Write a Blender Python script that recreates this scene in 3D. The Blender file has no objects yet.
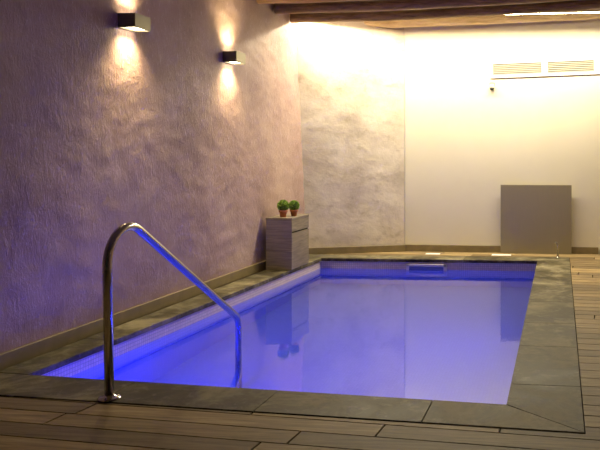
import bpy, bmesh, math, random
from mathutils import Vector, noise
random.seed(7)
S = bpy.context.scene
C = S.collection
PI = math.pi

# ------------------------------------------------------------------ helpers
def link(name, me, mat=None, parent=None):
    o = bpy.data.objects.new(name, me); C.objects.link(o)
    if mat is not None:
        for m in (mat if isinstance(mat, (list, tuple)) else [mat]): me.materials.append(m)
    if parent is not None: o.parent = parent
    return o

def obj(name, bm, mat=None, parent=None, smooth=False, origin=None):
    me = bpy.data.meshes.new(name)
    if origin is not None:
        bmesh.ops.translate(bm, verts=bm.verts, vec=-Vector(origin))
    bm.to_mesh(me); bm.free()
    if smooth:
        for p in me.polygons: p.use_smooth = True
    o = link(name, me, mat, parent)
    if origin is not None: o.location = origin
    return o

def tag(o, label, cat, group=None, kind=None):
    o['label'] = label; o['category'] = cat
    if group: o['group'] = group
    if kind: o['kind'] = kind
    return o

def thing(name, label, cat, loc=(0, 0, 0), rz=0, group=None):
    o = bpy.data.objects.new(name, None); C.objects.link(o)
    o.location = loc; o.rotation_euler = (0, 0, rz); o.empty_display_size = .1
    return tag(o, label, cat, group)

def struct(name, bm, mat, smooth=False, label=None, parent=None):
    o = obj(name, bm, mat, parent, smooth); o['kind'] = 'structure'
    if label: o['label'] = label
    return o

def box(bm, x0, y0, z0, x1, y1, z1, bev=0, seg=2):
    vs = [bm.verts.new((x, y, z)) for z in (z0, z1) for y in (y0, y1) for x in (x0, x1)]
    fs = [bm.faces.new([vs[i] for i in q]) for q in
          ((0, 2, 3, 1), (4, 5, 7, 6), (0, 1, 5, 4), (2, 6, 7, 3), (0, 4, 6, 2), (1, 3, 7, 5))]
    if bev:
        es = list({e for f in fs for e in f.edges})
        bmesh.ops.bevel(bm, geom=es, offset=bev, segments=seg, affect='EDGES', profile=.5)
    return fs

def B(*a, **k):
    bm = bmesh.new(); box(bm, *a, **k); return bm

def prism(bm, poly, z0, z1, bev=0):
    a = sum(poly[i][0]*poly[(i+1) % len(poly)][1]-poly[(i+1) % len(poly)][0]*poly[i][1] for i in range(len(poly)))
    if a < 0: poly = poly[::-1]
    n = len(poly)
    lo = [bm.verts.new((x, y, z0)) for x, y in poly]
    hi = [bm.verts.new((x, y, z1)) for x, y in poly]
    fs = [bm.faces.new(hi), bm.faces.new(lo[::-1])]
    for i in range(n):
        fs.append(bm.faces.new((lo[i], lo[(i+1) % n], hi[(i+1) % n], hi[i])))
    if bev:
        es = list(fs[0].edges)
        bmesh.ops.bevel(bm, geom=es, offset=bev, segments=2, affect='EDGES', profile=.5)
    return fs

def lathe(bm, prof, seg=32, c=(0, 0, 0)):
    rings = []
    for r, z in prof:
        if r < 1e-6: rings.append([bm.verts.new((c[0], c[1], c[2]+z))])
        else: rings.append([bm.verts.new((c[0]+r*math.cos(2*PI*i/seg), c[1]+r*math.sin(2*PI*i/seg), c[2]+z)) for i in range(seg)])
    for a, b in zip(rings, rings[1:]):
        for i in range(seg):
            j = (i+1) % seg
            if len(a) == 1 and len(b) == 1: continue
            if len(a) == 1: bm.faces.new((a[0], b[j], b[i]))
            elif len(b) == 1: bm.faces.new((a[i], a[j], b[0]))
            else: bm.faces.new((a[i], a[j], b[j], b[i]))
    bmesh.ops.recalc_face_normals(bm, faces=bm.faces)

def sweep(bm, pts, r, seg=20, cap=True):
    """tube along points; r number or list"""
    pts = [Vector(p) for p in pts]; n = len(pts)
    rs = r if isinstance(r, (list, tuple)) else [r]*n
    t0 = (pts[1]-pts[0]).normalized()
    up = Vector((1, 0, 0)) if abs(t0.x) < .9 else Vector((0, 0, 1))
    nrm = (up - t0*up.dot(t0)).normalized(); rings = []
    for i, p in enumerate(pts):
        t = (pts[min(i+1, n-1)]-pts[max(i-1, 0)]).normalized()
        nrm = (nrm - t*nrm.dot(t)).normalized(); b = t.cross(nrm)
        rings.append([bm.verts.new(p+(nrm*math.cos(2*PI*k/seg)+b*math.sin(2*PI*k/seg))*rs[i]) for k in range(seg)])
    for a, b in zip(rings, rings[1:]):
        for k in range(seg):
            bm.faces.new((a[k], a[(k+1) % seg], b[(k+1) % seg], b[k]))
    if cap: bm.faces.new(rings[0][::-1]); bm.faces.new(rings[-1])
    bmesh.ops.recalc_face_normals(bm, faces=bm.faces)

def fillet(pts, radii, n=14):
    pts = [Vector(p) for p in pts]; out = [pts[0]]
    for i in range(1, len(pts)-1):
        a, p, b = pts[i-1], pts[i], pts[i+1]; r = radii[i-1]
        u = (a-p).normalized(); v = (b-p).normalized()
        ang = u.angle(v); d = r/math.tan(ang/2)
        c = p+(u+v).normalized()*(r/math.sin(ang/2))
        s, e = p+u*d-c, p+v*d-c
        for k in range(n+1):
            w_ = s.angle(e); out.append(c + (s*math.sin((1-k/n)*w_)+e*math.sin(k/n*w_))/math.sin(w_))
    out.append(pts[-1]); return out

# ------------------------------------------------------------------ materials
def new_mat(name):
    m = bpy.data.materials.new(name); m.use_nodes = True
    nt = m.node_tree; nt.nodes.clear()
    out = nt.nodes.new('ShaderNodeOutputMaterial')
    p = nt.nodes.new('ShaderNodeBsdfPrincipled')
    nt.links.new(p.outputs[0], out.inputs[0])
    return m, nt, p

class N:
    def __init__(s, nt): s.nt = nt
    def __call__(s, typ, ins=None, **props):
        n = s.nt.nodes.new(typ)
        for k, v in props.items(): setattr(n, k, v)
        for k, v in (ins or {}).items():
            if isinstance(v, bpy.types.NodeSocket): s.nt.links.new(v, n.inputs[k])
            else: n.inputs[k].default_value = v
        return n
    def coord(s, kind='Object', scale=(1, 1, 1)):
        t = s('ShaderNodeTexCoord')
        return s('ShaderNodeMapping', {'Vector': t.outputs[kind], 'Scale': scale}).outputs[0]
    def noise(s, vec, scale, detail=5, rough=.55, dist=0):
        return s('ShaderNodeTexNoise', {'Vector': vec, 'Scale': scale, 'Detail': detail, 'Roughness': rough, 'Distortion': dist}).outputs['Fac']
    def ramp(s, fac, stops):
        r = s('ShaderNodeValToRGB', {'Fac': fac}); e = r.color_ramp.elements
        while len(e) < len(stops): e.new(.5)
        for x, (p, c) in zip(e, stops): x.position = p; x.color = (*c, 1) if len(c) == 3 else c
        return r.outputs[0]
    def mix(s, a, b, f, mode='MIX'):
        n = s.nt.nodes.new('ShaderNodeMix'); n.data_type = 'RGBA'; n.blend_type = mode
        for k, v in ((0, f), (6, a), (7, b)):
            if isinstance(v, bpy.types.NodeSocket): s.nt.links.new(v, n.inputs[k])
            else: n.inputs[k].default_value = (*v, 1) if isinstance(v, tuple) and len(v) == 3 else v
        return n.outputs[2]
    def math(s, op, a, b=0.0):
        n = s.nt.nodes.new('ShaderNodeMath'); n.operation = op
        for k, v in ((0, a), (1, b)):
            if isinstance(v, bpy.types.NodeSocket): s.nt.links.new(v, n.inputs[k])
            else: n.inputs[k].default_value = v
        return n.outputs[0]
    def bump(s, h, strength, dist, normal=None):
        d = {'Height': h, 'Strength': strength, 'Distance': dist}
        if normal is not None: d['Normal'] = normal
        return s('ShaderNodeBump', d).outputs[0]

def setp(nt, p, **k):
    for n, v in k.items():
        n = n.replace('_', ' ')
        if isinstance(v, bpy.types.NodeSocket): nt.links.new(v, p.inputs[n])
        else: p.inputs[n].default_value = (*v, 1) if isinstance(v, tuple) and len(v) == 3 else v

def plain(name, col, rough=.5, metal=0, var=.06, scale=30, bump=0):
    m, nt, p = new_mat(name); g = N(nt); co = g.coord()
    n = g.noise(co, scale, 4)
    c = g.ramp(n, [(.3, tuple(x*(1-var) for x in col)), (.7, tuple(min(1, x*(1+var)) for x in col))])
    setp(nt, p, Base_Color=c, Roughness=rough, Metallic=metal)
    if bump: setp(nt, p, Normal=g.bump(n, bump, .002))
    return m

def mat_plaster():
    m, nt, p = new_mat('trowelled_plaster'); g = N(nt); co = g.coord()
    big = g.noise(co, .9, 4, .6); mid = g.noise(co, 4, 6, .65, .6)
    st = g.coord('Object', (1, 3.0, .9)); streak = g.noise(st, 9, 6, .7, 1.6)
    c = g.ramp(big, [(.3, (.235, .15, .14)), (.5, (.33, .225, .20)), (.72, (.42, .305, .25))])
    c = g.mix(c, (.47, .38, .34), g.ramp(streak, [(.52, (0, 0, 0)), (.75, (.6, .6, .6))]))
    c = g.mix(c, (.17, .115, .125), g.ramp(mid, [(.56, (0, 0, 0)), (.78, (.5, .5, .5))]))
    vs = g.coord('Object', (1, 7, 1.6)); scr = g.noise(vs, 14, 3, .6, .8)
    c = g.mix(c, (.60, .50, .50), g.ramp(scr, [(.62, (0, 0, 0)), (.70, (.55, .55, .55))]))
    h = g.math('ADD', g.math('MULTIPLY', streak, .9), g.math('MULTIPLY', mid, 1.2))
    nrm = g.bump(h, .42, .02)
    setp(nt, p, Base_Color=c, Roughness=.62, Normal=g.bump(g.noise(co, 55, 4), .25, .004, nrm), Specular_IOR_Level=.25)
    return m

def mat_stone():
    m, nt, p = new_mat('old_wall_render'); g = N(nt)
    co = g.coord('Object', (1, 1, 1.25))
    a = g.noise(co, 2.2, 7, .62, .3); b = g.noise(co, 5.0, 7, .66, .2); d = g.noise(co, 1.1, 3)
    c = g.ramp(a, [(.28, (.40, .34, .26)), (.45, (.54, .47, .37)), (.6, (.64, .57, .46)), (.78, (.74, .67, .56))])
    c = g.mix(c, (.27, .215, .15), g.ramp(b, [(.54, (0, 0, 0)), (.74, (.65, .65, .65))]))
    c = g.mix(c, (.50, .49, .46), g.ramp(d, [(.55, (0, 0, 0)), (.7, (.45, .45, .45))]))
    nrm = g.bump(g.math('ADD', a, b), .35, .02)
    setp(nt, p, Base_Color=c, Roughness=.8, Normal=nrm, Specular_IOR_Level=.2)
    return m

def mat_smooth_wall():
    m, nt, p = new_mat('smooth_cream_wall'); g = N(nt); co = g.coord()
    c = g.ramp(g.noise(co, 1.2, 3), [(.3, (.66, .61, .47)), (.7, (.70, .65, .51))])
    setp(nt, p, Base_Color=c, Roughness=.55, Normal=g.bump(g.noise(co, 40, 3), .05, .002), Specular_IOR_Level=.3)
    return m

def mat_slate():
    m, nt, p = new_mat('dark_slate_coping'); g = N(nt); co = g.coord('Object', (1, 1, 1))
    at = g('ShaderNodeAttribute', attribute_name='tone'); 
    a = g.noise(co, 2.3, 8, .70, .5); b = g.noise(co, 11, 6, .7, .4)
    c = g.ramp(a, [(.38, (.030, .024, .013)), (.5, (.085, .072, .042)), (.64, (.25, .22, .145))])
    c = g.mix(c, (.33, .305, .235), g.ramp(b, [(.52, (0, 0, 0)), (.72, (.5, .5, .5))]))
    c = g.mix(c, g.mix((.8, .8, .8), (1.15, 1.13, 1.08), at.outputs['Fac']), 1.0, 'MULTIPLY')
    setp(nt, p, Base_Color=c, Roughness=g.ramp(a, [(.3, (.42,)*3), (.7, (.65,)*3)]), Normal=g.bump(g.math('ADD', a, g.math('MULTIPLY', b, .5)), .35, .006), Specular_IOR_Level=.16)
    return m

def mat_deck():
    m, nt, p = new_mat('weathered_deck_boards'); g = N(nt)
    co = g.coord('Object', (1.2, 14, 3)); at = g('ShaderNodeAttribute', attribute_name='tone')
    off = g('ShaderNodeVectorMath', {0: co, 1: g('ShaderNodeCombineXYZ', {'X': g.math('MULTIPLY', at.outputs['Fac'], 37.0)}).outputs[0]}, operation='ADD').outputs[0]
    a = g.noise(off, 2.4, 7, .65, .5); b = g.noise(g.coord(), 1.8, 4)
    c = g.ramp(a, [(.28, (.14, .105, .052)), (.5, (.27, .195, .10)), (.72, (.38, .31, .17))])
    c = g.mix(c, g.mix((.60, .58, .56), (1.25, 1.22, 1.16), at.outputs['Fac']), 1.0, 'MULTIPLY')
    c = g.mix(c, (.16, .115, .075), g.ramp(b, [(.5, (0, 0, 0)), (.72, (.45, .45, .45))]))
    gr = g.noise(g.coord('Object', (1, 90, 1)), 2, 3)
    setp(nt, p, Base_Color=c, Roughness=.55, Normal=g.bump(g.math('ADD', a, g.math('MULTIPLY', gr, .6)), .35, .004), Specular_IOR_Level=.2)
    return m

def mat_log(name, c0, c1, c2):
    m, nt, p = new_mat(name); g = N(nt)
    a = g.noise(g.coord('Object', (1.0, 9, 9)), 3, 7, .7, .7); b = g.noise(g.coord('Object', (.8, 3, 3)), 2.5, 3)
    c = g.ramp(a, [(.3, c0), (.5, c1), (.72, c2)])
    c = g.mix(c, c0, g.ramp(b, [(.5, (0, 0, 0)), (.7, (.6, .6, .6))]))
    setp(nt, p, Base_Color=c, Roughness=.7, Normal=g.bump(a, .7, .012))
    return m

def mat_mosaic(name, ca, cb, grout):
    m, nt, p = new_mat(name); g = N(nt)
    uv = g('ShaderNodeTexCoord').outputs['UV']
    br = g('ShaderNodeTexBrick', {'Vector': uv, 'Color1': (*ca, 1), 'Color2': (*cb, 1), 'Mortar': (*grout, 1),
           'Scale': 1.0, 'Mortar Size': .0022, 'Mortar Smooth': .1, 'Bias': 0.0, 'Brick Width': .025, 'Row Height': .025},
           offset=0.0, squash=1.0)
    setp(nt, p, Base_Color=br.outputs['Color'], Roughness=.3, Normal=g.bump(br.outputs['Fac'], -.3, .002))
    return m

def mat_steel(name, col, rough, brushed=0, axis=(60, 60, 1)):
    m, nt, p = new_mat(name); g = N(nt)
    n = g.noise(g.coord('Object', axis), 4, 4)
    k = dict(Base_Color=g.ramp(n, [(.3, tuple(x*.9 for x in col)), (.7, col)]), Metallic=1.0, Roughness=rough)
    if brushed: k['Normal'] = g.bump(n, brushed, .002); k['Roughness'] = g.ramp(n, [(.3, (rough*.85,)*3), (.7, (rough*1.15,)*3)])
    setp(nt, p, **k); return m

def mat_laminate():
    m, nt, p = new_mat('grey_oak_laminate'); g = N(nt)
    a = g.noise(g.coord('Object', (2, 2, 26)), 2.2, 6, .6, .3)
    c = g.ramp(a, [(.3, (.13, .105, .072)), (.5, (.19, .155, .11)), (.7, (.26, .215, .155))])
    setp(nt, p, Base_Color=c, Roughness=.45, Normal=g.bump(a, .15, .002)); return m

def mat_water():
    m = bpy.data.materials.new('pool_water'); m.use_nodes = True
    nt = m.node_tree; nt.nodes.clear(); g = N(nt)
    out = g('ShaderNodeOutputMaterial')
    co = g.coord('Object', (1, 1, 1))
    h = g.math('ADD', g.noise(co, 5, 3), g.math('MULTIPLY', g.noise(co, 16, 2), .35))
    nrm = g.bump(h, .03, .02)
    p = g('ShaderNodeBsdfPrincipled', {'Base Color': (.22, .32, 1, 1), 'Roughness': .03, 'IOR': 1.58, 'Transmission Weight': 1.0, 'Normal': nrm})
    nt.links.new(p.outputs[0], out.inputs[0]); return m

def emit(name, col, strength):
    m, nt, p = new_mat(name); g = N(nt)
    setp(nt, p, Base_Color=(.8, .8, .8), Emission_Color=col, Emission_Strength=strength, Roughness=.4); return m

def mat_leaf():
    m, nt, p = new_mat('boxwood_leaf'); g = N(nt)
    c = g.ramp(g.noise(g.coord(), 60, 2), [(.35, (.10, .20, .02)), (.65, (.38, .55, .09))])
    setp(nt, p, Base_Color=c, Roughness=.55); return m

PLASTER = mat_plaster(); STONE = mat_stone(); CREAM = mat_smooth_wall(); SLATE = mat_slate(); DECK = mat_deck()
LOG_BROWN = mat_log('brown_log', (.20, .10, .03), (.40, .23, .08), (.60, .38, .15))
LOG_DARK = mat_log('dark_log', (.12, .07, .02), (.30, .19, .07), (.50, .34, .14))
LOG_PALE = mat_log('pale_log', (.42, .28, .12), (.64, .47, .24), (.78, .62, .36))
TILE = mat_mosaic('mosaic_band', (.74, .62, .56), (.64, .53, .48), (.42, .36, .32))
POOLT = mat_mosaic('pool_mosaic', (.60, .62, .72), (.56, .58, .69), (.53, .55, .65))
STEEL = mat_steel('polished_steel', (.62, .60, .56), .16)
PANEL = mat_steel('satin_metal_panel', (.31, .265, .165), .5, .04, (90, 90, 1.5))
PANEL.node_tree.nodes['Principled BSDF'].inputs['Metallic'].default_value = .35
PANEL.node_tree.nodes['Principled BSDF'].inputs['Coat Weight'].default_value = .35
PANEL.node_tree.nodes['Principled BSDF'].inputs['Coat Roughness'].default_value = .1
LAM = mat_laminate(); WATER = mat_water()
GAP = plain('shadow_gap', (.02, .016, .012), .8)
BASE = plain('tan_baseboard_stone', (.20, .155, .075), .45, 0, .14, 9, .1)
UNDER = plain('deck_underlay', (.03, .024, .018), .9)
CEIL = plain('ceiling_plaster', (.28, .23, .17), .85)
SCONCE = plain('bronze_sconce_metal', (.17, .15, .10), .42, .5, .05)
VENTF = plain('vent_frame_white', (.78, .75, .68), .5, 0, .02)
VENTS = plain('vent_slat_cream', (.33, .31, .25), .5, 0, .03)
TERRA = plain('terracotta', (.42, .14, .055), .7, 0, .15, 25, .2)
SOIL = plain('potting_soil', (.05, .03, .02), .9, 0, .3, 60, .5)
LEAF = mat_leaf()
BLACK = plain('dark_plastic', (.05, .05, .04), .4)
WHITEP = plain('pale_plastic', (.55, .52, .42), .45)
PALE = plain('pale_skimmer_plastic', (.72, .68, .72), .4)

# ------------------------------------------------------------------ measured plan (metres; pool runs along +Y)
H_CEIL = 3.02
XW = -3.2                        # left wall
XR = 2.7                         # right wall, out of the picture
YB = 9.42                        # smooth back wall
NL, NR = Vector((-2.975, 3.83)), Vector((-.27, 3.655))      # inner coping corners
FL, FR = Vector((-2.86, 8.62)), Vector((-.278, 8.70))
ONL, ONR = Vector((-3.19, 3.50)), Vector((.106, 3.322))     # outer coping corners
OFR = Vector((.103, 9.04)); OFL = Vector((-3.19, 8.98))
Z_WATER = -.122

def attr_tone(bm):
    return bm.faces.layers.float.new('tone')

# ---- deck -------------------------------------------------------------
def clip(poly, p, n):            # keep the side where (x-p).n >= 0
    out = []
    for i in range(len(poly)):
        a, b = Vector(poly[i]), Vector(poly[(i+1) % len(poly)])
        da, db = (a-p).dot(n), (b-p).dot(n)
        if da >= 0: out.append(tuple(a))
        if (da >= 0) != (db >= 0): out.append(tuple(a+(b-a)*(da/(da-db))))
    return out

def area(poly): return abs(sum(poly[i][0]*poly[(i+1) % len(poly)][1]-poly[(i+1) % len(poly)][0]*poly[i][1] for i in range(len(poly))))/2

e1 = (ONR-ONL).normalized(); nn = Vector((-e1.y, e1.x))
def region_clip(poly):
    """pieces of a board that lie outside the coping"""
    res = []
    G = .003
    near = clip(poly, ONL-nn*G, -nn)
    if len(near) > 2 and area(near) > 2e-4: res.append(near)
    rest = clip(poly, ONL-nn*G, nn)
    if len(rest) > 2:
        d = (OFR-ONR).normalized(); nr = Vector((d.y, -d.x))
        right = clip(rest, ONR+nr*G, nr)
        if len(right) > 2 and area(right) > 2e-4: res.append(right)
        rest = clip(rest, ONR+nr*G, -nr)
        if len(rest) > 2:
            d = (OFR-OFL).normalized(); nf = Vector((-d.y, d.x))
            far = clip(rest, OFL+nf*G, nf)
            if len(far) > 2 and area(far) > 2e-4: res.append(far)
    return res

bm = bmesh.new(); lay = attr_tone(bm)
ang = -math.radians(4.2); ux = Vector((math.cos(ang), math.sin(ang))); uy = Vector((-ux.y, ux.x))
org = Vector((-3.19, 3.50)); W = .150
for r in range(-34, 46):
    s = -1.2 - random.random()*1.3
    while s < 7.2:
        L = random.choice((1.2, 1.5, 1.8, 2.4))
        g = .0045
        q = [org+ux*a+uy*b for a, b in ((s+g, r*W+g), (s+L-g, r*W+g), (s+L-g, (r+1)*W-g), (s+g, (r+1)*W-g))]
        q = [tuple(v) for v in q]
        for p, n in ((Vector((XW+.012, 0)), Vector((1, 0))), (Vector((XR, 0)), Vector((-1, 0))), (Vector((0, -1.5)), Vector((0, 1))), (Vector((0, YB-.012)), Vector((0, -1)))):
            if len(q) > 2: q = clip(q, p, n)
        s += L
        if len(q) < 3: continue
        t = random.random()
        for pc in region_clip(q):
            pc = [p for i, p in enumerate(pc) if (Vector(p)-Vector(pc[i-1])).length > 1e-4]
            if len(pc) < 3: continue
            for f in prism(bm, pc, -.026, -.003): f[lay] = t
floor = struct('floor', bm, DECK, label='weathered brown timber deck boards around the pool')
# underlay below the boards (keeps clear of the pool)
bm = bmesh.new()
for a in ((XW, -1.5, XR, 3.30), (.14, 3.30, XR, YB), (XW, 9.06, .14, YB)):
    box(bm, a[0], a[1], -.06, a[2], a[3], -.03)
prism(bm, [(XW, 3.30), (.14, 3.30), (.14, 3.33), (XW, 3.52)], -.06, -.03)
struct('floor_underlay', bm, UNDER)

# ---- walls ------------------------------------------------------------
def xwall(y, z):
    k = min(1, max(0, (y-7.9)/1.0)); k = k*k*(3-2*k)
    return XW - .012 - .022*z + k*.055*(1-z/3.0)
def grid_wall(P, nu, nv):
    bm = bmesh.new()
    V = [[bm.verts.new(P(i/nu, j/nv)) for i in range(nu+1)] for j in range(nv+1)]
    for j in range(nv):
        for i in range(nu): bm.faces.new((V[j][i], V[j][i+1], V[j+1][i+1], V[j+1][i]))
    bmesh.ops.recalc_face_normals(bm, faces=bm.faces)
    return bm
def lump(p, a1, a2):
    v = Vector(p)
    st = Vector((v.x, v.y*2.2+.6*math.sin(v.z*2), v.z*5.0+1.2*noise.noise(v*1.3)))
    return a1*noise.fractal(v*1.1, 1.0, 2.0, 3) + a2*noise.fractal(st*1.8, .9, 2.1, 4)
def PL(u, v):
    y = -1.5+u*(9.02+1.5); z = v*(H_CEIL+.02)-.02
    x = xwall(y, z); e = min(1, z/.15) if z > 0 else 0
    return (x + max(-.03, min(.03, lump((0, y, z), .009, .005)))*e, y, z)
struct('wall_left', grid_wall(PL, 330, 100), PLASTER, True, 'purple-brown rough trowelled plaster wall')
SA, SB = Vector((-3.36, 8.85)), Vector((-2.015, 9.41))
def PS(u, v):
    p = SA.lerp(SB, u); z = v*(H_CEIL+.02)-.02; e = min(1, max(0, z/.15))*min(1, (1-u)/.03)
    d = lump((u*1.3+20, 3, z), .008, .0012)*e
    return (p.x+.36*d, p.y-.93*d, z)
struct('wall_back', grid_wall(PS, 70, 130), STONE, True, 'mottled old rendered stretch of the back wall')
struct('wall_back_smooth', B(-2.02, YB, -.02, XR, YB+.12, H_CEIL), CREAM, label='smooth cream stretch of the back wall')
struct('wall_right', B(XR, -1.5, -.02, XR+.1, YB+.12, H_CEIL), PLASTER)
struct('ceiling', B(XW-.1, -1.5, H_CEIL, XR+.1, YB+.12, H_CEIL+.1), CEIL)

def strip(name, a, b, z0, z1, th, mat, bev=.004):
    d = (b-a).normalized(); n = Vector((d.y, -d.x))
    bm = bmesh.new(); prism(bm, [tuple(a), tuple(b), tuple(b+n*th), tuple(a+n*th)], z0, z1, bev)
    return struct(name, bm, mat)
# baseboards (fronts face the pool)
strip('baseboard_left', Vector((XW-.02, -1.5)), Vector((XW-.02, 8.05)), -.002, .088, .024, BASE)
strip('baseboard_left_far', Vector((XW-.02, 8.05)), Vector((-3.165, 8.93)), -.002, .088, .024, BASE)
strip('baseboard_back', Vector((-3.19, 8.915)), Vector((-2.0, 9.405)), -.002, .082, .024, BASE)
strip('baseboard_back_smooth', Vector((-2.01, YB+.002)), Vector((.465, YB+.002)), -.002, .085, .022, BASE)
strip('baseboard_back_right', Vector((.485, YB-.02)), Vector((XR, YB-.02)), -.002, .075, .022, BASE)
strip('trim_back_right', Vector((.485, YB+.001)), Vector((XR, YB+.001)), -.002, .11, .022, CREAM, 0)

# ---- swimming pool -----------------------------------------------------
pool = thing('swimming_pool', 'rectangular indoor swimming pool with dark slate coping, mosaic band and blue underwater light', 'swimming pool', (-1.6, 6.2, 0))
def pobj(name, bm, mat, parent=pool, smooth=False):
    bmesh.ops.translate(bm, verts=bm.verts, vec=(1.6, -6.2, 0))
    return obj(name, bm, mat, parent, smooth)
OV = .02
def inset(p, s): return Vector((p.x+s[0]*OV, p.y+s[1]*OV))
bNL, bNR, bFR, bFL = inset(NL, (-1, -1)), inset(NR, (1, -1)), inset(FR, (1, 1)), inset(FL, (-1, 1))
def basin_mesh(z0, z1, bottom):
    bm = bmesh.new(); uv = bm.loops.layers.uv.new('UVMap')
    cs = [bNL, bNR, bFR, bFL]; per = 0; th = .06
    cen = Vector((sum(c.x for c in cs)/4, sum(c.y for c in cs)/4))
    def out(p): return Vector((p.x+math.copysign(th, p.x-cen.x), p.y+math.copysign(th, p.y-cen.y)))
    def quad(vs, uvs):
        f = bm.faces.new([bm.verts.new(v) for v in vs])
        for l, t in zip(f.loops, uvs): l[uv].uv = t
    for i in range(4):
        a, b = cs[i], cs[(i+1) % 4]; L = (b-a).length
        quad([(a.x, a.y, z0), (a.x, a.y, z1), (b.x, b.y, z1), (b.x, b.y, z0)], [(per, z0), (per, z1), (per+L, z1), (per+L, z0)])
        A, Bq = out(a), out(b)
        quad([(A.x, A.y, z0), (Bq.x, Bq.y, z0), (Bq.x, Bq.y, z1), (A.x, A.y, z1)], [(0, 0)]*4)
        quad([(a.x, a.y, z1), (A.x, A.y, z1), (Bq.x, Bq.y, z1), (b.x, b.y, z1)], [(0, 0)]*4)
        per += L
    if bottom:
        quad([(c.x, c.y, z0) for c in cs], [(c.x, c.y) for c in cs])
        cc = [out(c) for c in cs]
        quad([(c.x, c.y, z0-.05) for c in cc[::-1]], [(0, 0)]*4)
    bmesh.ops.remove_doubles(bm, verts=bm.verts, dist=1e-5)
    return bm
pobj('basin', basin_mesh(-1.50, -.16, True), POOLT)
pobj('mosaic_band', basin_mesh(-.16, -.034, False), TILE)

slabs = []
def lerp(a, b, t): return tuple(a.lerp(b, t))
# near side: from the left wall to the mitre at the right corner
near_t = [0, .10, .315, .535, .785, 1]
def on_in(t): return NL.lerp(NR, t)
def on_out(t): return ONL.lerp(ONR, t)
def tx(a, b, x): return (x-a.x)/(b.x-a.x)
xs = [-3.19, -2.30, -1.47, -.64]
NLe = NL + (NL-NR)*((NL.x+3.19)/(NR.x-NL.x))           # inner line carried to the wall
for i in range(len(xs)):
    x0 = xs[i]; last = i == len(xs)-1
    a = ONL.lerp(ONR, tx(ONL, ONR, x0)); d = NLe.lerp(NR, tx(NLe, NR, x0))
    if last: slabs.append([a, ONR, NR, d])
    else:
        x1 = xs[i+1]
        slabs.append([a, ONL.lerp(ONR, tx(ONL, ONR, x1)), NLe.lerp(NR, tx(NLe, NR, x1)), d])
# right side
ys = [None, 3.985, 4.80, 5.47, 6.28, 7.09, 7.90, None]
for i in range(len(ys)-1):
    a_in = NR if ys[i] is None else NR.lerp(FR, (ys[i]-NR.y)/(FR.y-NR.y))
    a_out = ONR if ys[i] is None else ONR.lerp(OFR, (ys[i]-ONR.y)/(OFR.y-ONR.y))
    if i == len(ys)-2: b_in, b_out = FR, OFR
    else:
        b_in = NR.lerp(FR, (ys[i+1]-NR.y)/(FR.y-NR.y)); b_out = ONR.lerp(OFR, (ys[i+1]-ONR.y)/(OFR.y-ONR.y))
    slabs.append([a_in, a_out, b_out, b_in])
# far side, from left wall
FLe = Vector((-3.165, FL.y-.01))
OFLe = Vector((-3.165, OFL.y-.045))
for x0, x1 in ((-3.165, -2.72), (-2.72, -1.98), (-1.98, -1.15), (-1.15, None)):
    a = FLe.lerp(FR, tx(FLe, FR, x0)); d = OFLe.lerp(OFR, tx(OFLe, OFR, x0))
    if x1 is None: slabs.append([a, FR, OFR, d])
    else: slabs.append([a, FLe.lerp(FR, tx(FLe, FR, x1)), OFLe.lerp(OFR, tx(OFLe, OFR, x1)), d])
# left side
yl = [None, 4.62, 5.45, 6.28, 7.11, 7.94, None]
WL0, WL1 = Vector((-3.19, 3.85)), Vector((-3.165, 8.61))
for i in range(len(yl)-1):
    f0 = 0 if yl[i] is None else (yl[i]-NL.y)/(FL.y-NL.y); f1 = 1 if yl[i+1] is None else (yl[i+1]-NL.y)/(FL.y-NL.y)
    slabs.append([WL0.lerp(WL1, f0), NL.lerp(FL, f0), NL.lerp(FL, f1), WL0.lerp(WL1, f1)])
for q in slabs:
    cx = sum((p for p in q), Vector((0, 0)))/len(q)
    q2 = []
    for p in q:
        d = cx-p; q2.append((p.x+math.copysign(.0018, d.x), p.y+math.copysign(.0018, d.y)))
    bm = bmesh.new(); lay = attr_tone(bm); prism(bm, q2, -.034, .002, .0025)
    t = random.random()
    for f in bm.faces: f[lay] = t
    pobj('coping_slab', bm, SLATE)
# skimmer in the far wall
fy = bFR.y-.03
bm = bmesh.new()
x0, x1, z0, z1, w = -1.83, -1.345, -.30, -.055, .035
yy = 8.66
for a in ((x0, z0, x1, z0+.12), (x0, z1-w+.008, x1, z1), (x0, z0, x0+w, z1), (x1-w, z0, x1, z1)):
    box(bm, a[0], yy-.012, a[1], a[2], yy+.02, a[3], .003)
sk = pobj('skimmer_frame', bm, PALE)
bm = bmesh.new(); box(bm, x0+w, yy+.0, z0+.12, x1-w, yy+.012, z1-w+.01)
for k in range(4): box(bm, x0+w, yy-.008, z0+.126+k*.018, x1-w, yy+.002, z0+.132+k*.018)
BLUEP = plain('skimmer_flap', (.16, .2, .5), .35)
pobj('skimmer_flap', bm, BLUEP)
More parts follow.
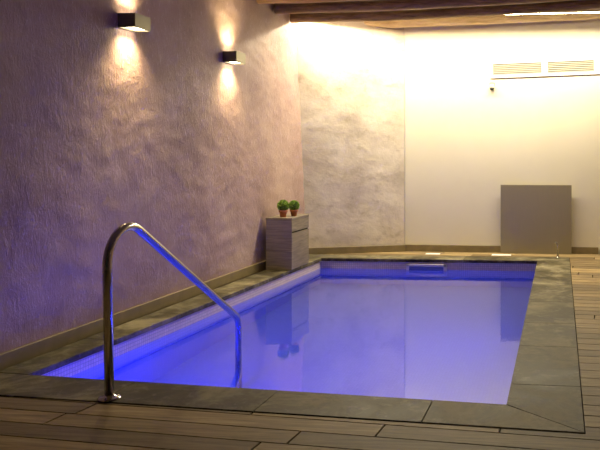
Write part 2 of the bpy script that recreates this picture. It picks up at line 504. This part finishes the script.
# underwater lamps on the near wall
LAMPB = emit('blue_lamp_lens', (.03, .05, 1.0), 60)
def pool_lamp(x, y, z, rz, power, size=.16):
    root = bpy.data.objects.new('underwater_lamp', None); C.objects.link(root); root.parent = pool
    root.location = (x+1.6, y-6.2, z); root.rotation_euler = (0, 0, rz)
    bm = bmesh.new(); lathe(bm, [(0, 0), (.085, 0), (.085, .010), (.066, .022), (.062, .016)], 28)
    bmesh.ops.rotate(bm, verts=bm.verts, matrix=__import__('mathutils').Matrix.Rotation(-PI/2, 3, 'X'))
    obj('lamp_ring', bm, STEEL, root, True)
    bm = bmesh.new(); lathe(bm, [(0, .012), (.062, .012), (.05, .018), (0, .021)], 28)
    bmesh.ops.rotate(bm, verts=bm.verts, matrix=__import__('mathutils').Matrix.Rotation(-PI/2, 3, 'X'))
    obj('lamp_lens', bm, LAMPB, root, True)
    l = bpy.data.lights.new('underwater_light', 'AREA'); l.shape = 'DISK'; l.size = size; l.energy = power; l.color = (.004, .012, 1)
    lo = bpy.data.objects.new('underwater_light', l); C.objects.link(lo); lo.parent = root
    lo.location = (0, .035, 0); lo.rotation_euler = (PI/2, 0, 0)      # shines towards local +Y
    return root
PW = 45
fl_ = pool_lamp(-.88, 4.5, -1.498, 0, 9); fl_.rotation_euler = (PI/2, 0, 0)
pool_lamp(-2.30, 3.775, -.85, math.radians(28), 34)
pool_lamp(-.262, 6.3, -.5, PI/2, 13)

# ---- water ------------------------------------------------------------
bm = bmesh.new()
wv = [bm.verts.new((c.x, c.y, Z_WATER)) for c in (bNL, bNR, bFR, bFL)]
bm.faces.new(wv)
w = obj('pool_water', bm, WATER)
tag(w, 'calm glowing blue water filling the pool', 'water', kind='stuff')

# ---- handrail ---------------------------------------------------------
XH = -2.27
rail = thing('handrail', 'polished steel handrail curving from the near coping down into the water', 'handrail', (XH, 3.50, .002))
P = [(-.012, 0, 0), (-.012, -.010, .72), (0, .075, .93)]
pts = fillet([(0, 0, -.002), (0.0, -.012, 1.003), (0, 1.512, .078), (0, 1.512, -1.502)], [.19, .12], 18)
# gentle lean of the upright
pts = [Vector((p.x - .010*max(0, min(1, p.z/.9)), p.y, p.z)) for p in pts]
bm = bmesh.new(); sweep(bm, pts, .0228, 28)
obj('rail_tube', bm, STEEL, rail, True)
def flange(loc):
    bm = bmesh.new(); lathe(bm, [(.0, 0), (.056, 0), (.056, .004), (.046, .010), (.030, .013), (.024, .020), (.0225, .020)], 36)
    bmesh.ops.translate(bm, verts=bm.verts, vec=loc)
    f = obj('flange', bm, STEEL, rail, True)
    for k in range(3):
        a = 2*PI*k/3+.6; b2 = bmesh.new(); lathe(b2, [(0, .014), (.0065, .013), (.0075, .008), (.0075, .004)], 10, (loc[0]+.041*math.cos(a), loc[1]+.041*math.sin(a), loc[2]))
        obj('bolt', b2, STEEL, f, True)
flange((0, 0, 0)); flange((0, 1.512, -1.502))

# small chrome post at the far right corner
post = thing('chrome_post', 'tiny curved chrome post on the deck at the far right pool corner', 'post', (-.04, 9.055, -.003))
bm = bmesh.new(); sweep(bm, fillet([(0, 0, 0), (0, 0, .150), (-.03, -.005, .19)], [.03], 10), .0125, 14); obj('tube', bm, STEEL, post, True)
bm = bmesh.new(); lathe(bm, [(0, 0), (.022, 0), (.022, .006), (.012, .012), (.0, .012)], 20); obj('base_plate', bm, STEEL, post, True)

# ---- glowing plates standing in for patches of light on the back deck -----------------------
PATCH_GLOW = emit('floor_lens', (1, .86, .6), .12)
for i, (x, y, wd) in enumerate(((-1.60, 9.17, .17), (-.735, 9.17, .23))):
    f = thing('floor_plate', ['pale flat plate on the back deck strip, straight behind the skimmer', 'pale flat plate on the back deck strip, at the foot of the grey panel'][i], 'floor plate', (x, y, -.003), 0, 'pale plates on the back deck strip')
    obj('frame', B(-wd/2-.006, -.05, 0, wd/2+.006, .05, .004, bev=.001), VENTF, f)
    obj('cover', B(-wd/2, -.044, .0035, wd/2, .044, .007, bev=.001), PATCH_GLOW, f)

# ---- grey panel -------------------------------------------------------
pn = thing('metal_panel', 'large square dark grey metal panel leaning flat against the cream wall', 'panel', (-.315, YB-.052, -.003))
obj('sheet', B(-.445, -.012, .0, .447, .012, .868, bev=.002), PANEL, pn)
for x in (-.38, .34): obj('bracket', B(x, .0125, .05, x+.04, .030, .80), STEEL, pn)

# ---- cabinet ----------------------------------------------------------
cab = thing('cabinet', 'low grey-brown wood cabinet against the left wall holding two potted topiaries', 'cabinet', (-3.02, 7.945, .002), 0)
hx, hy, hh = .145, .268, .560
bm = bmesh.new()
box(bm, -hx, -hy, .0, hx-.02, hy, hh-.022, .001)
obj('carcass', bm, LAM, cab)
for k, (a, b) in enumerate(((0.0, .20), (.2035, .365), (.3685, hh-.024))):
    obj('end_panel', B(-hx, -hy-.010, a, hx, -hy-.0005, b, bev=.001), LAM, cab)
obj('top', B(-hx-.002, -hy-.012, hh-.0215, hx+.004, hy+.004, hh, bev=.0015), LAM, cab)
obj('drawer_front', B(hx-.0195, -hy, hh-.150, hx, hy, hh-.024, bev=.0015), LAM, cab)
obj('door', B(hx-.0195, -hy, .004, hx, hy, hh-.168, bev=.0015), LAM, cab)
g_ = obj('grip_recess', B(hx-.0195, -hy+.004, hh-.167, hx-.012, hy-.004, hh-.151), GAP, cab)

# ---- topiaries --------------------------------------------------------
def ball(r, c, n, seed):
    rd = random.Random(seed); bm = bmesh.new()
    bmesh.ops.create_icosphere(bm, subdivisions=3, radius=r*.86)
    for v in bm.verts: v.co *= 1+.04*noise.noise(v.co*60+Vector((seed, 0, 0)))
    for i in range(n):
        z = 1-2*(i+.5)/n; ph = i*2.39996; s = math.sqrt(1-z*z)
        d = Vector((s*math.cos(ph), s*math.sin(ph), z)); R = r*(.84+.10*rd.random())
        t = d.cross(Vector((rd.random()-.5, rd.random()-.5, rd.random()-.5))).normalized()
        dd = (d+t*rd.uniform(-.7, .7)).normalized(); sd = dd.cross(t).normalized() if dd.cross(t).length > .1 else t
        L = .014; wv = .0042; p = d*R
        a = bm.verts.new(p); b = bm.verts.new(p+dd*L*.5+sd*wv); cc = bm.verts.new(p+dd*L); e = bm.verts.new(p+dd*L*.5-sd*wv)
        bm.faces.new((a, b, cc, e))
    bmesh.ops.translate(bm, verts=bm.verts, vec=c); return bm
def topiary(label, x, y, k, seed):
    t = thing('potted_topiary', label, 'potted plant', (x, y, .563), seed*.7, 'topiary balls on the cabinet')
    bm = bmesh.new(); lathe(bm, [(0, 0), (.031*k, 0), (.040*k, .052*k), (.047*k, .053*k), (.048*k, .075*k), (.043*k, .075*k), (.040*k, .062*k), (0, .062*k)], 32)
    obj('pot', bm, TERRA, t, True)
    bm = bmesh.new(); lathe(bm, [(0, .068*k), (.025*k, .067*k), (.0405*k, .0625*k)], 24); obj('soil', bm, SOIL, t, True)
    bm = bmesh.new(); sweep(bm, [(0, 0, .06*k), (.001, 0, .085*k), (0, 0, .11*k)], .004, 8); obj('stem', bm, LOG_DARK, t, True)
    obj('foliage', ball(.060*k, (0, 0, .122*k), 1500, seed), LEAF, t)
topiary('round clipped topiary in a terracotta pot, nearer left one on the cabinet', -3.022, 7.80, 1.0, 1)
topiary('round clipped topiary in a terracotta pot, farther right one on the cabinet', -2.955, 7.95, .93, 2)

# ---- wall sconces -----------------------------------------------------
LENSW = emit('sconce_lens', (1, .86, .56), 14)
def make_sconce(label, loc, rz, group, power):
    """box open above and below; back on local -X"""
    s = thing('wall_sconce', label, 'wall lamp', loc, rz, group)
    d, w2, h2 = .112, .104, .053; t = .004
    bm = bmesh.new()
    box(bm, -.0349, -w2+t+.0005, -h2, -.012, w2-t-.0005, h2)                # back plate
    box(bm, d-t, -w2, -h2, d, w2, h2, .0008)
    box(bm, -.035, -w2, -h2, d-t-.0002, -w2+t, h2, .0008)
    box(bm, -.035, w2-t, -h2, d-t-.0002, w2, h2, .0008)
    obj('housing', bm, SCONCE, s)
    for sg in (-1, 1):
        z = sg*(h2-.016)
        obj('lens', B(-.011, -w2+t+.001, z-.003, d-t-.001, w2-t-.001, z+.003), LENSW, s)
        for yo in (-.06, 0, .06):
            l = bpy.data.lights.new('sconce_light', 'SPOT'); l.energy = power/3*(1 if sg < 0 else .8); l.color = (1, .78, .40)
            l.spot_size = math.radians(118); l.spot_blend = 1.0; l.shadow_soft_size = .022
            lo = bpy.data.objects.new('sconce_light', l); C.objects.link(lo); lo.parent = s
            lo.location = (.055, yo, sg*(h2-.006)); lo.rotation_euler = (0 if sg < 0 else PI, 0, 0)
    return s
SP = 85
for lab, y, z in (('bronze box wall sconce glowing up and down, nearer one high on the left wall', 5.228, 2.235),
                  ('bronze box wall sconce glowing up and down, farther one nearer the back corner', 6.945, 2.195)):
    make_sconce(lab, (xwall(y, z)+.028, y, z), 0, 'up and down sconces on the left wall', SP)

# ---- logs -------------------------------------------------------------
def log(name, label, y, zb, r, mat, x0, x1, rise, seed, taper=0):
    bm = bmesh.new(); n = 70; pts = []; rs = []
    for i in range(n+1):
        x = x0+(x1-x0)*i/n
        k = max(0, x+3.0)/3.4
        z = zb + r + rise*k**2 + .006*noise.noise(Vector((x*1.2, seed, 0)))
        rr = r*(1+.10*noise.noise(Vector((x*2.1, seed, 5))))
        if taper: rr *= min(1, .35+.65*min(1, (x-x0)/taper))
        pts.append((x, y+.012*noise.noise(Vector((x*.9, seed, 9))), z + (r-rr)*(0 if not taper else .7))); rs.append(rr)
    sweep(bm, pts, rs, 22)
    for v in bm.verts:
        v.co += Vector((0, 1, 1))*.0035*noise.noise(Vector((v.co.x*4, v.co.y*30, v.co.z*30)))
    return tag(obj(name, bm, mat, None, True), label, 'log', 'ceiling logs')
log('ceiling_log', 'orange-brown ceiling log, nearest one at the top edge of the picture', 7.66, 2.875, .062, LOG_BROWN, -3.25, XR, .07, 1)
log('ceiling_log', 'dark brown ceiling log, between the orange-brown log and the log by the strip light', 8.15, 2.858, .060, LOG_DARK, -3.25, XR, .085, 2)
log('ceiling_log', 'dark brown ceiling log right in front of the hidden strip light', 8.65, 2.842, .058, LOG_DARK, -3.25, XR, .085, 3)
log('ceiling_log', 'pale lit log lying along the top of the back wall', 9.25, 2.862, .058, LOG_PALE, -2.98, XR, .06, 4, .9)

# ---- strip light ------------------------------------------------------
st = thing('strip_light', 'long glowing strip light tucked between the last two ceiling logs', 'strip light', (-1.13, 8.86, 2.930))
STRIP = emit('strip_lens', (1, .84, .50), 48)
obj('channel', B(-2.06, -.012, .0, 2.06, .012, .012), VENTF, st)
obj('diffuser', B(-2.05, -.006, -.006, 2.05, .006, -.0005), STRIP, st)
l = bpy.data.lights.new('strip_area', 'AREA'); l.shape = 'RECTANGLE'; l.size = 4.1; l.size_y = .03; l.energy = 215; l.color = (1, .875, .60)
lo = bpy.data.objects.new('strip_area', l); C.objects.link(lo); lo.parent = st
lo.location = (0, .004, -.014); lo.rotation_euler = (math.radians(-8), 0, 0)

# ---- air vent on the cream wall ---------------------------------------
vt = thing('air_vent', 'long cream air vent with two louvred grilles high on the cream wall', 'vent', (-.895, YB, 2.222), 0)
vt.rotation_euler = (0, -.026, 0)
L = 1.75; hv = .205
bm = bmesh.new()
box(bm, 0, -.017, 0, L, -.0, .036, .002); box(bm, 0, -.022, hv-.028, L, 0, hv, .002)
for x in (0, .655, 1.31, L-.035): box(bm, x, -.022, .036, x+(.035 if x in (0, L-.035) else .075), 0, hv-.028)
obj('frame', bm, VENTF, vt)
for a, b in ((.035, .655), (.73, 1.31), (1.385, L-.035)):
    bm = bmesh.new()
    box(bm, a, -.004, .036, b, 0, hv-.028)
    for k in range(6):
        z = .042+k*.0225
        vs = [bm.verts.new(p) for p in ((a, -.018, z), (b, -.018, z), (b, -.004, z+.016), (a, -.004, z+.016), (a, -.018, z-.002), (b, -.018, z-.002), (b, -.004, z+.014), (a, -.004, z+.014))]
        for q in ((0, 1, 2, 3), (7, 6, 5, 4), (4, 5, 1, 0), (3, 2, 6, 7), (0, 3, 7, 4), (1, 5, 6, 2)): bm.faces.new([vs[i] for i in q])
    obj('grille', bm, VENTS, vt)

# ---- small sensor under the vent --------------------------------------
sn = thing('motion_sensor', 'tiny dark-lensed sensor on the cream wall below the vent corner', 'sensor', (-.872, YB, 2.085))
sn.scale = (1.25, 1.1, 1.2); sn.location.z = 2.078
obj('bracket', B(-.026, -.02, .072, .026, 0, .080, bev=.002), WHITEP, sn)
obj('body', B(-.024, -.045, .0, .024, 0, .058, bev=.006), WHITEP, sn)
bm = bmesh.new(); lathe(bm, [(0, -.024), (.014, -.020), (.023, -.006), (.024, .006), (.0, .014)], 20, (0, -.042, .012)); obj('lens', bm, BLACK, sn, True)

# ------------------------------------------------------------------ sconces added out of view on the right wall to light the deck
for y, pw in ((6.2, 32), (2.6, 21)):
    make_sconce('bronze box wall sconce on the right wall, outside the picture', (XR-.014, y, 2.2), PI, 'sconces on the right wall', pw)

W_ = bpy.data.worlds.new('World'); S.world = W_; W_.use_nodes = True
bg = W_.node_tree.nodes['Background']; bg.inputs[0].default_value = (.50, .42, .34, 1); bg.inputs[1].default_value = .02

# ------------------------------------------------------------------ camera
cd = bpy.data.cameras.new('camera'); cam = bpy.data.objects.new('camera', cd); C.objects.link(cam)
cam.location = (0, 0, 1.23); cam.rotation_euler = (PI/2, 0, math.atan(90/740))
cd.sensor_fit = 'HORIZONTAL'; cd.sensor_width = 36; cd.lens = 740/600*36
cd.shift_x = (300-471)/600; cd.shift_y = -(225-156)/600
cd.clip_start = .05; cd.clip_end = 60
S.camera = cam
S.view_settings.view_transform = 'Standard'; S.view_settings.look = 'None'
S.view_settings.exposure = 0; S.view_settings.gamma = 1; S.view_settings.use_curve_mapping = False
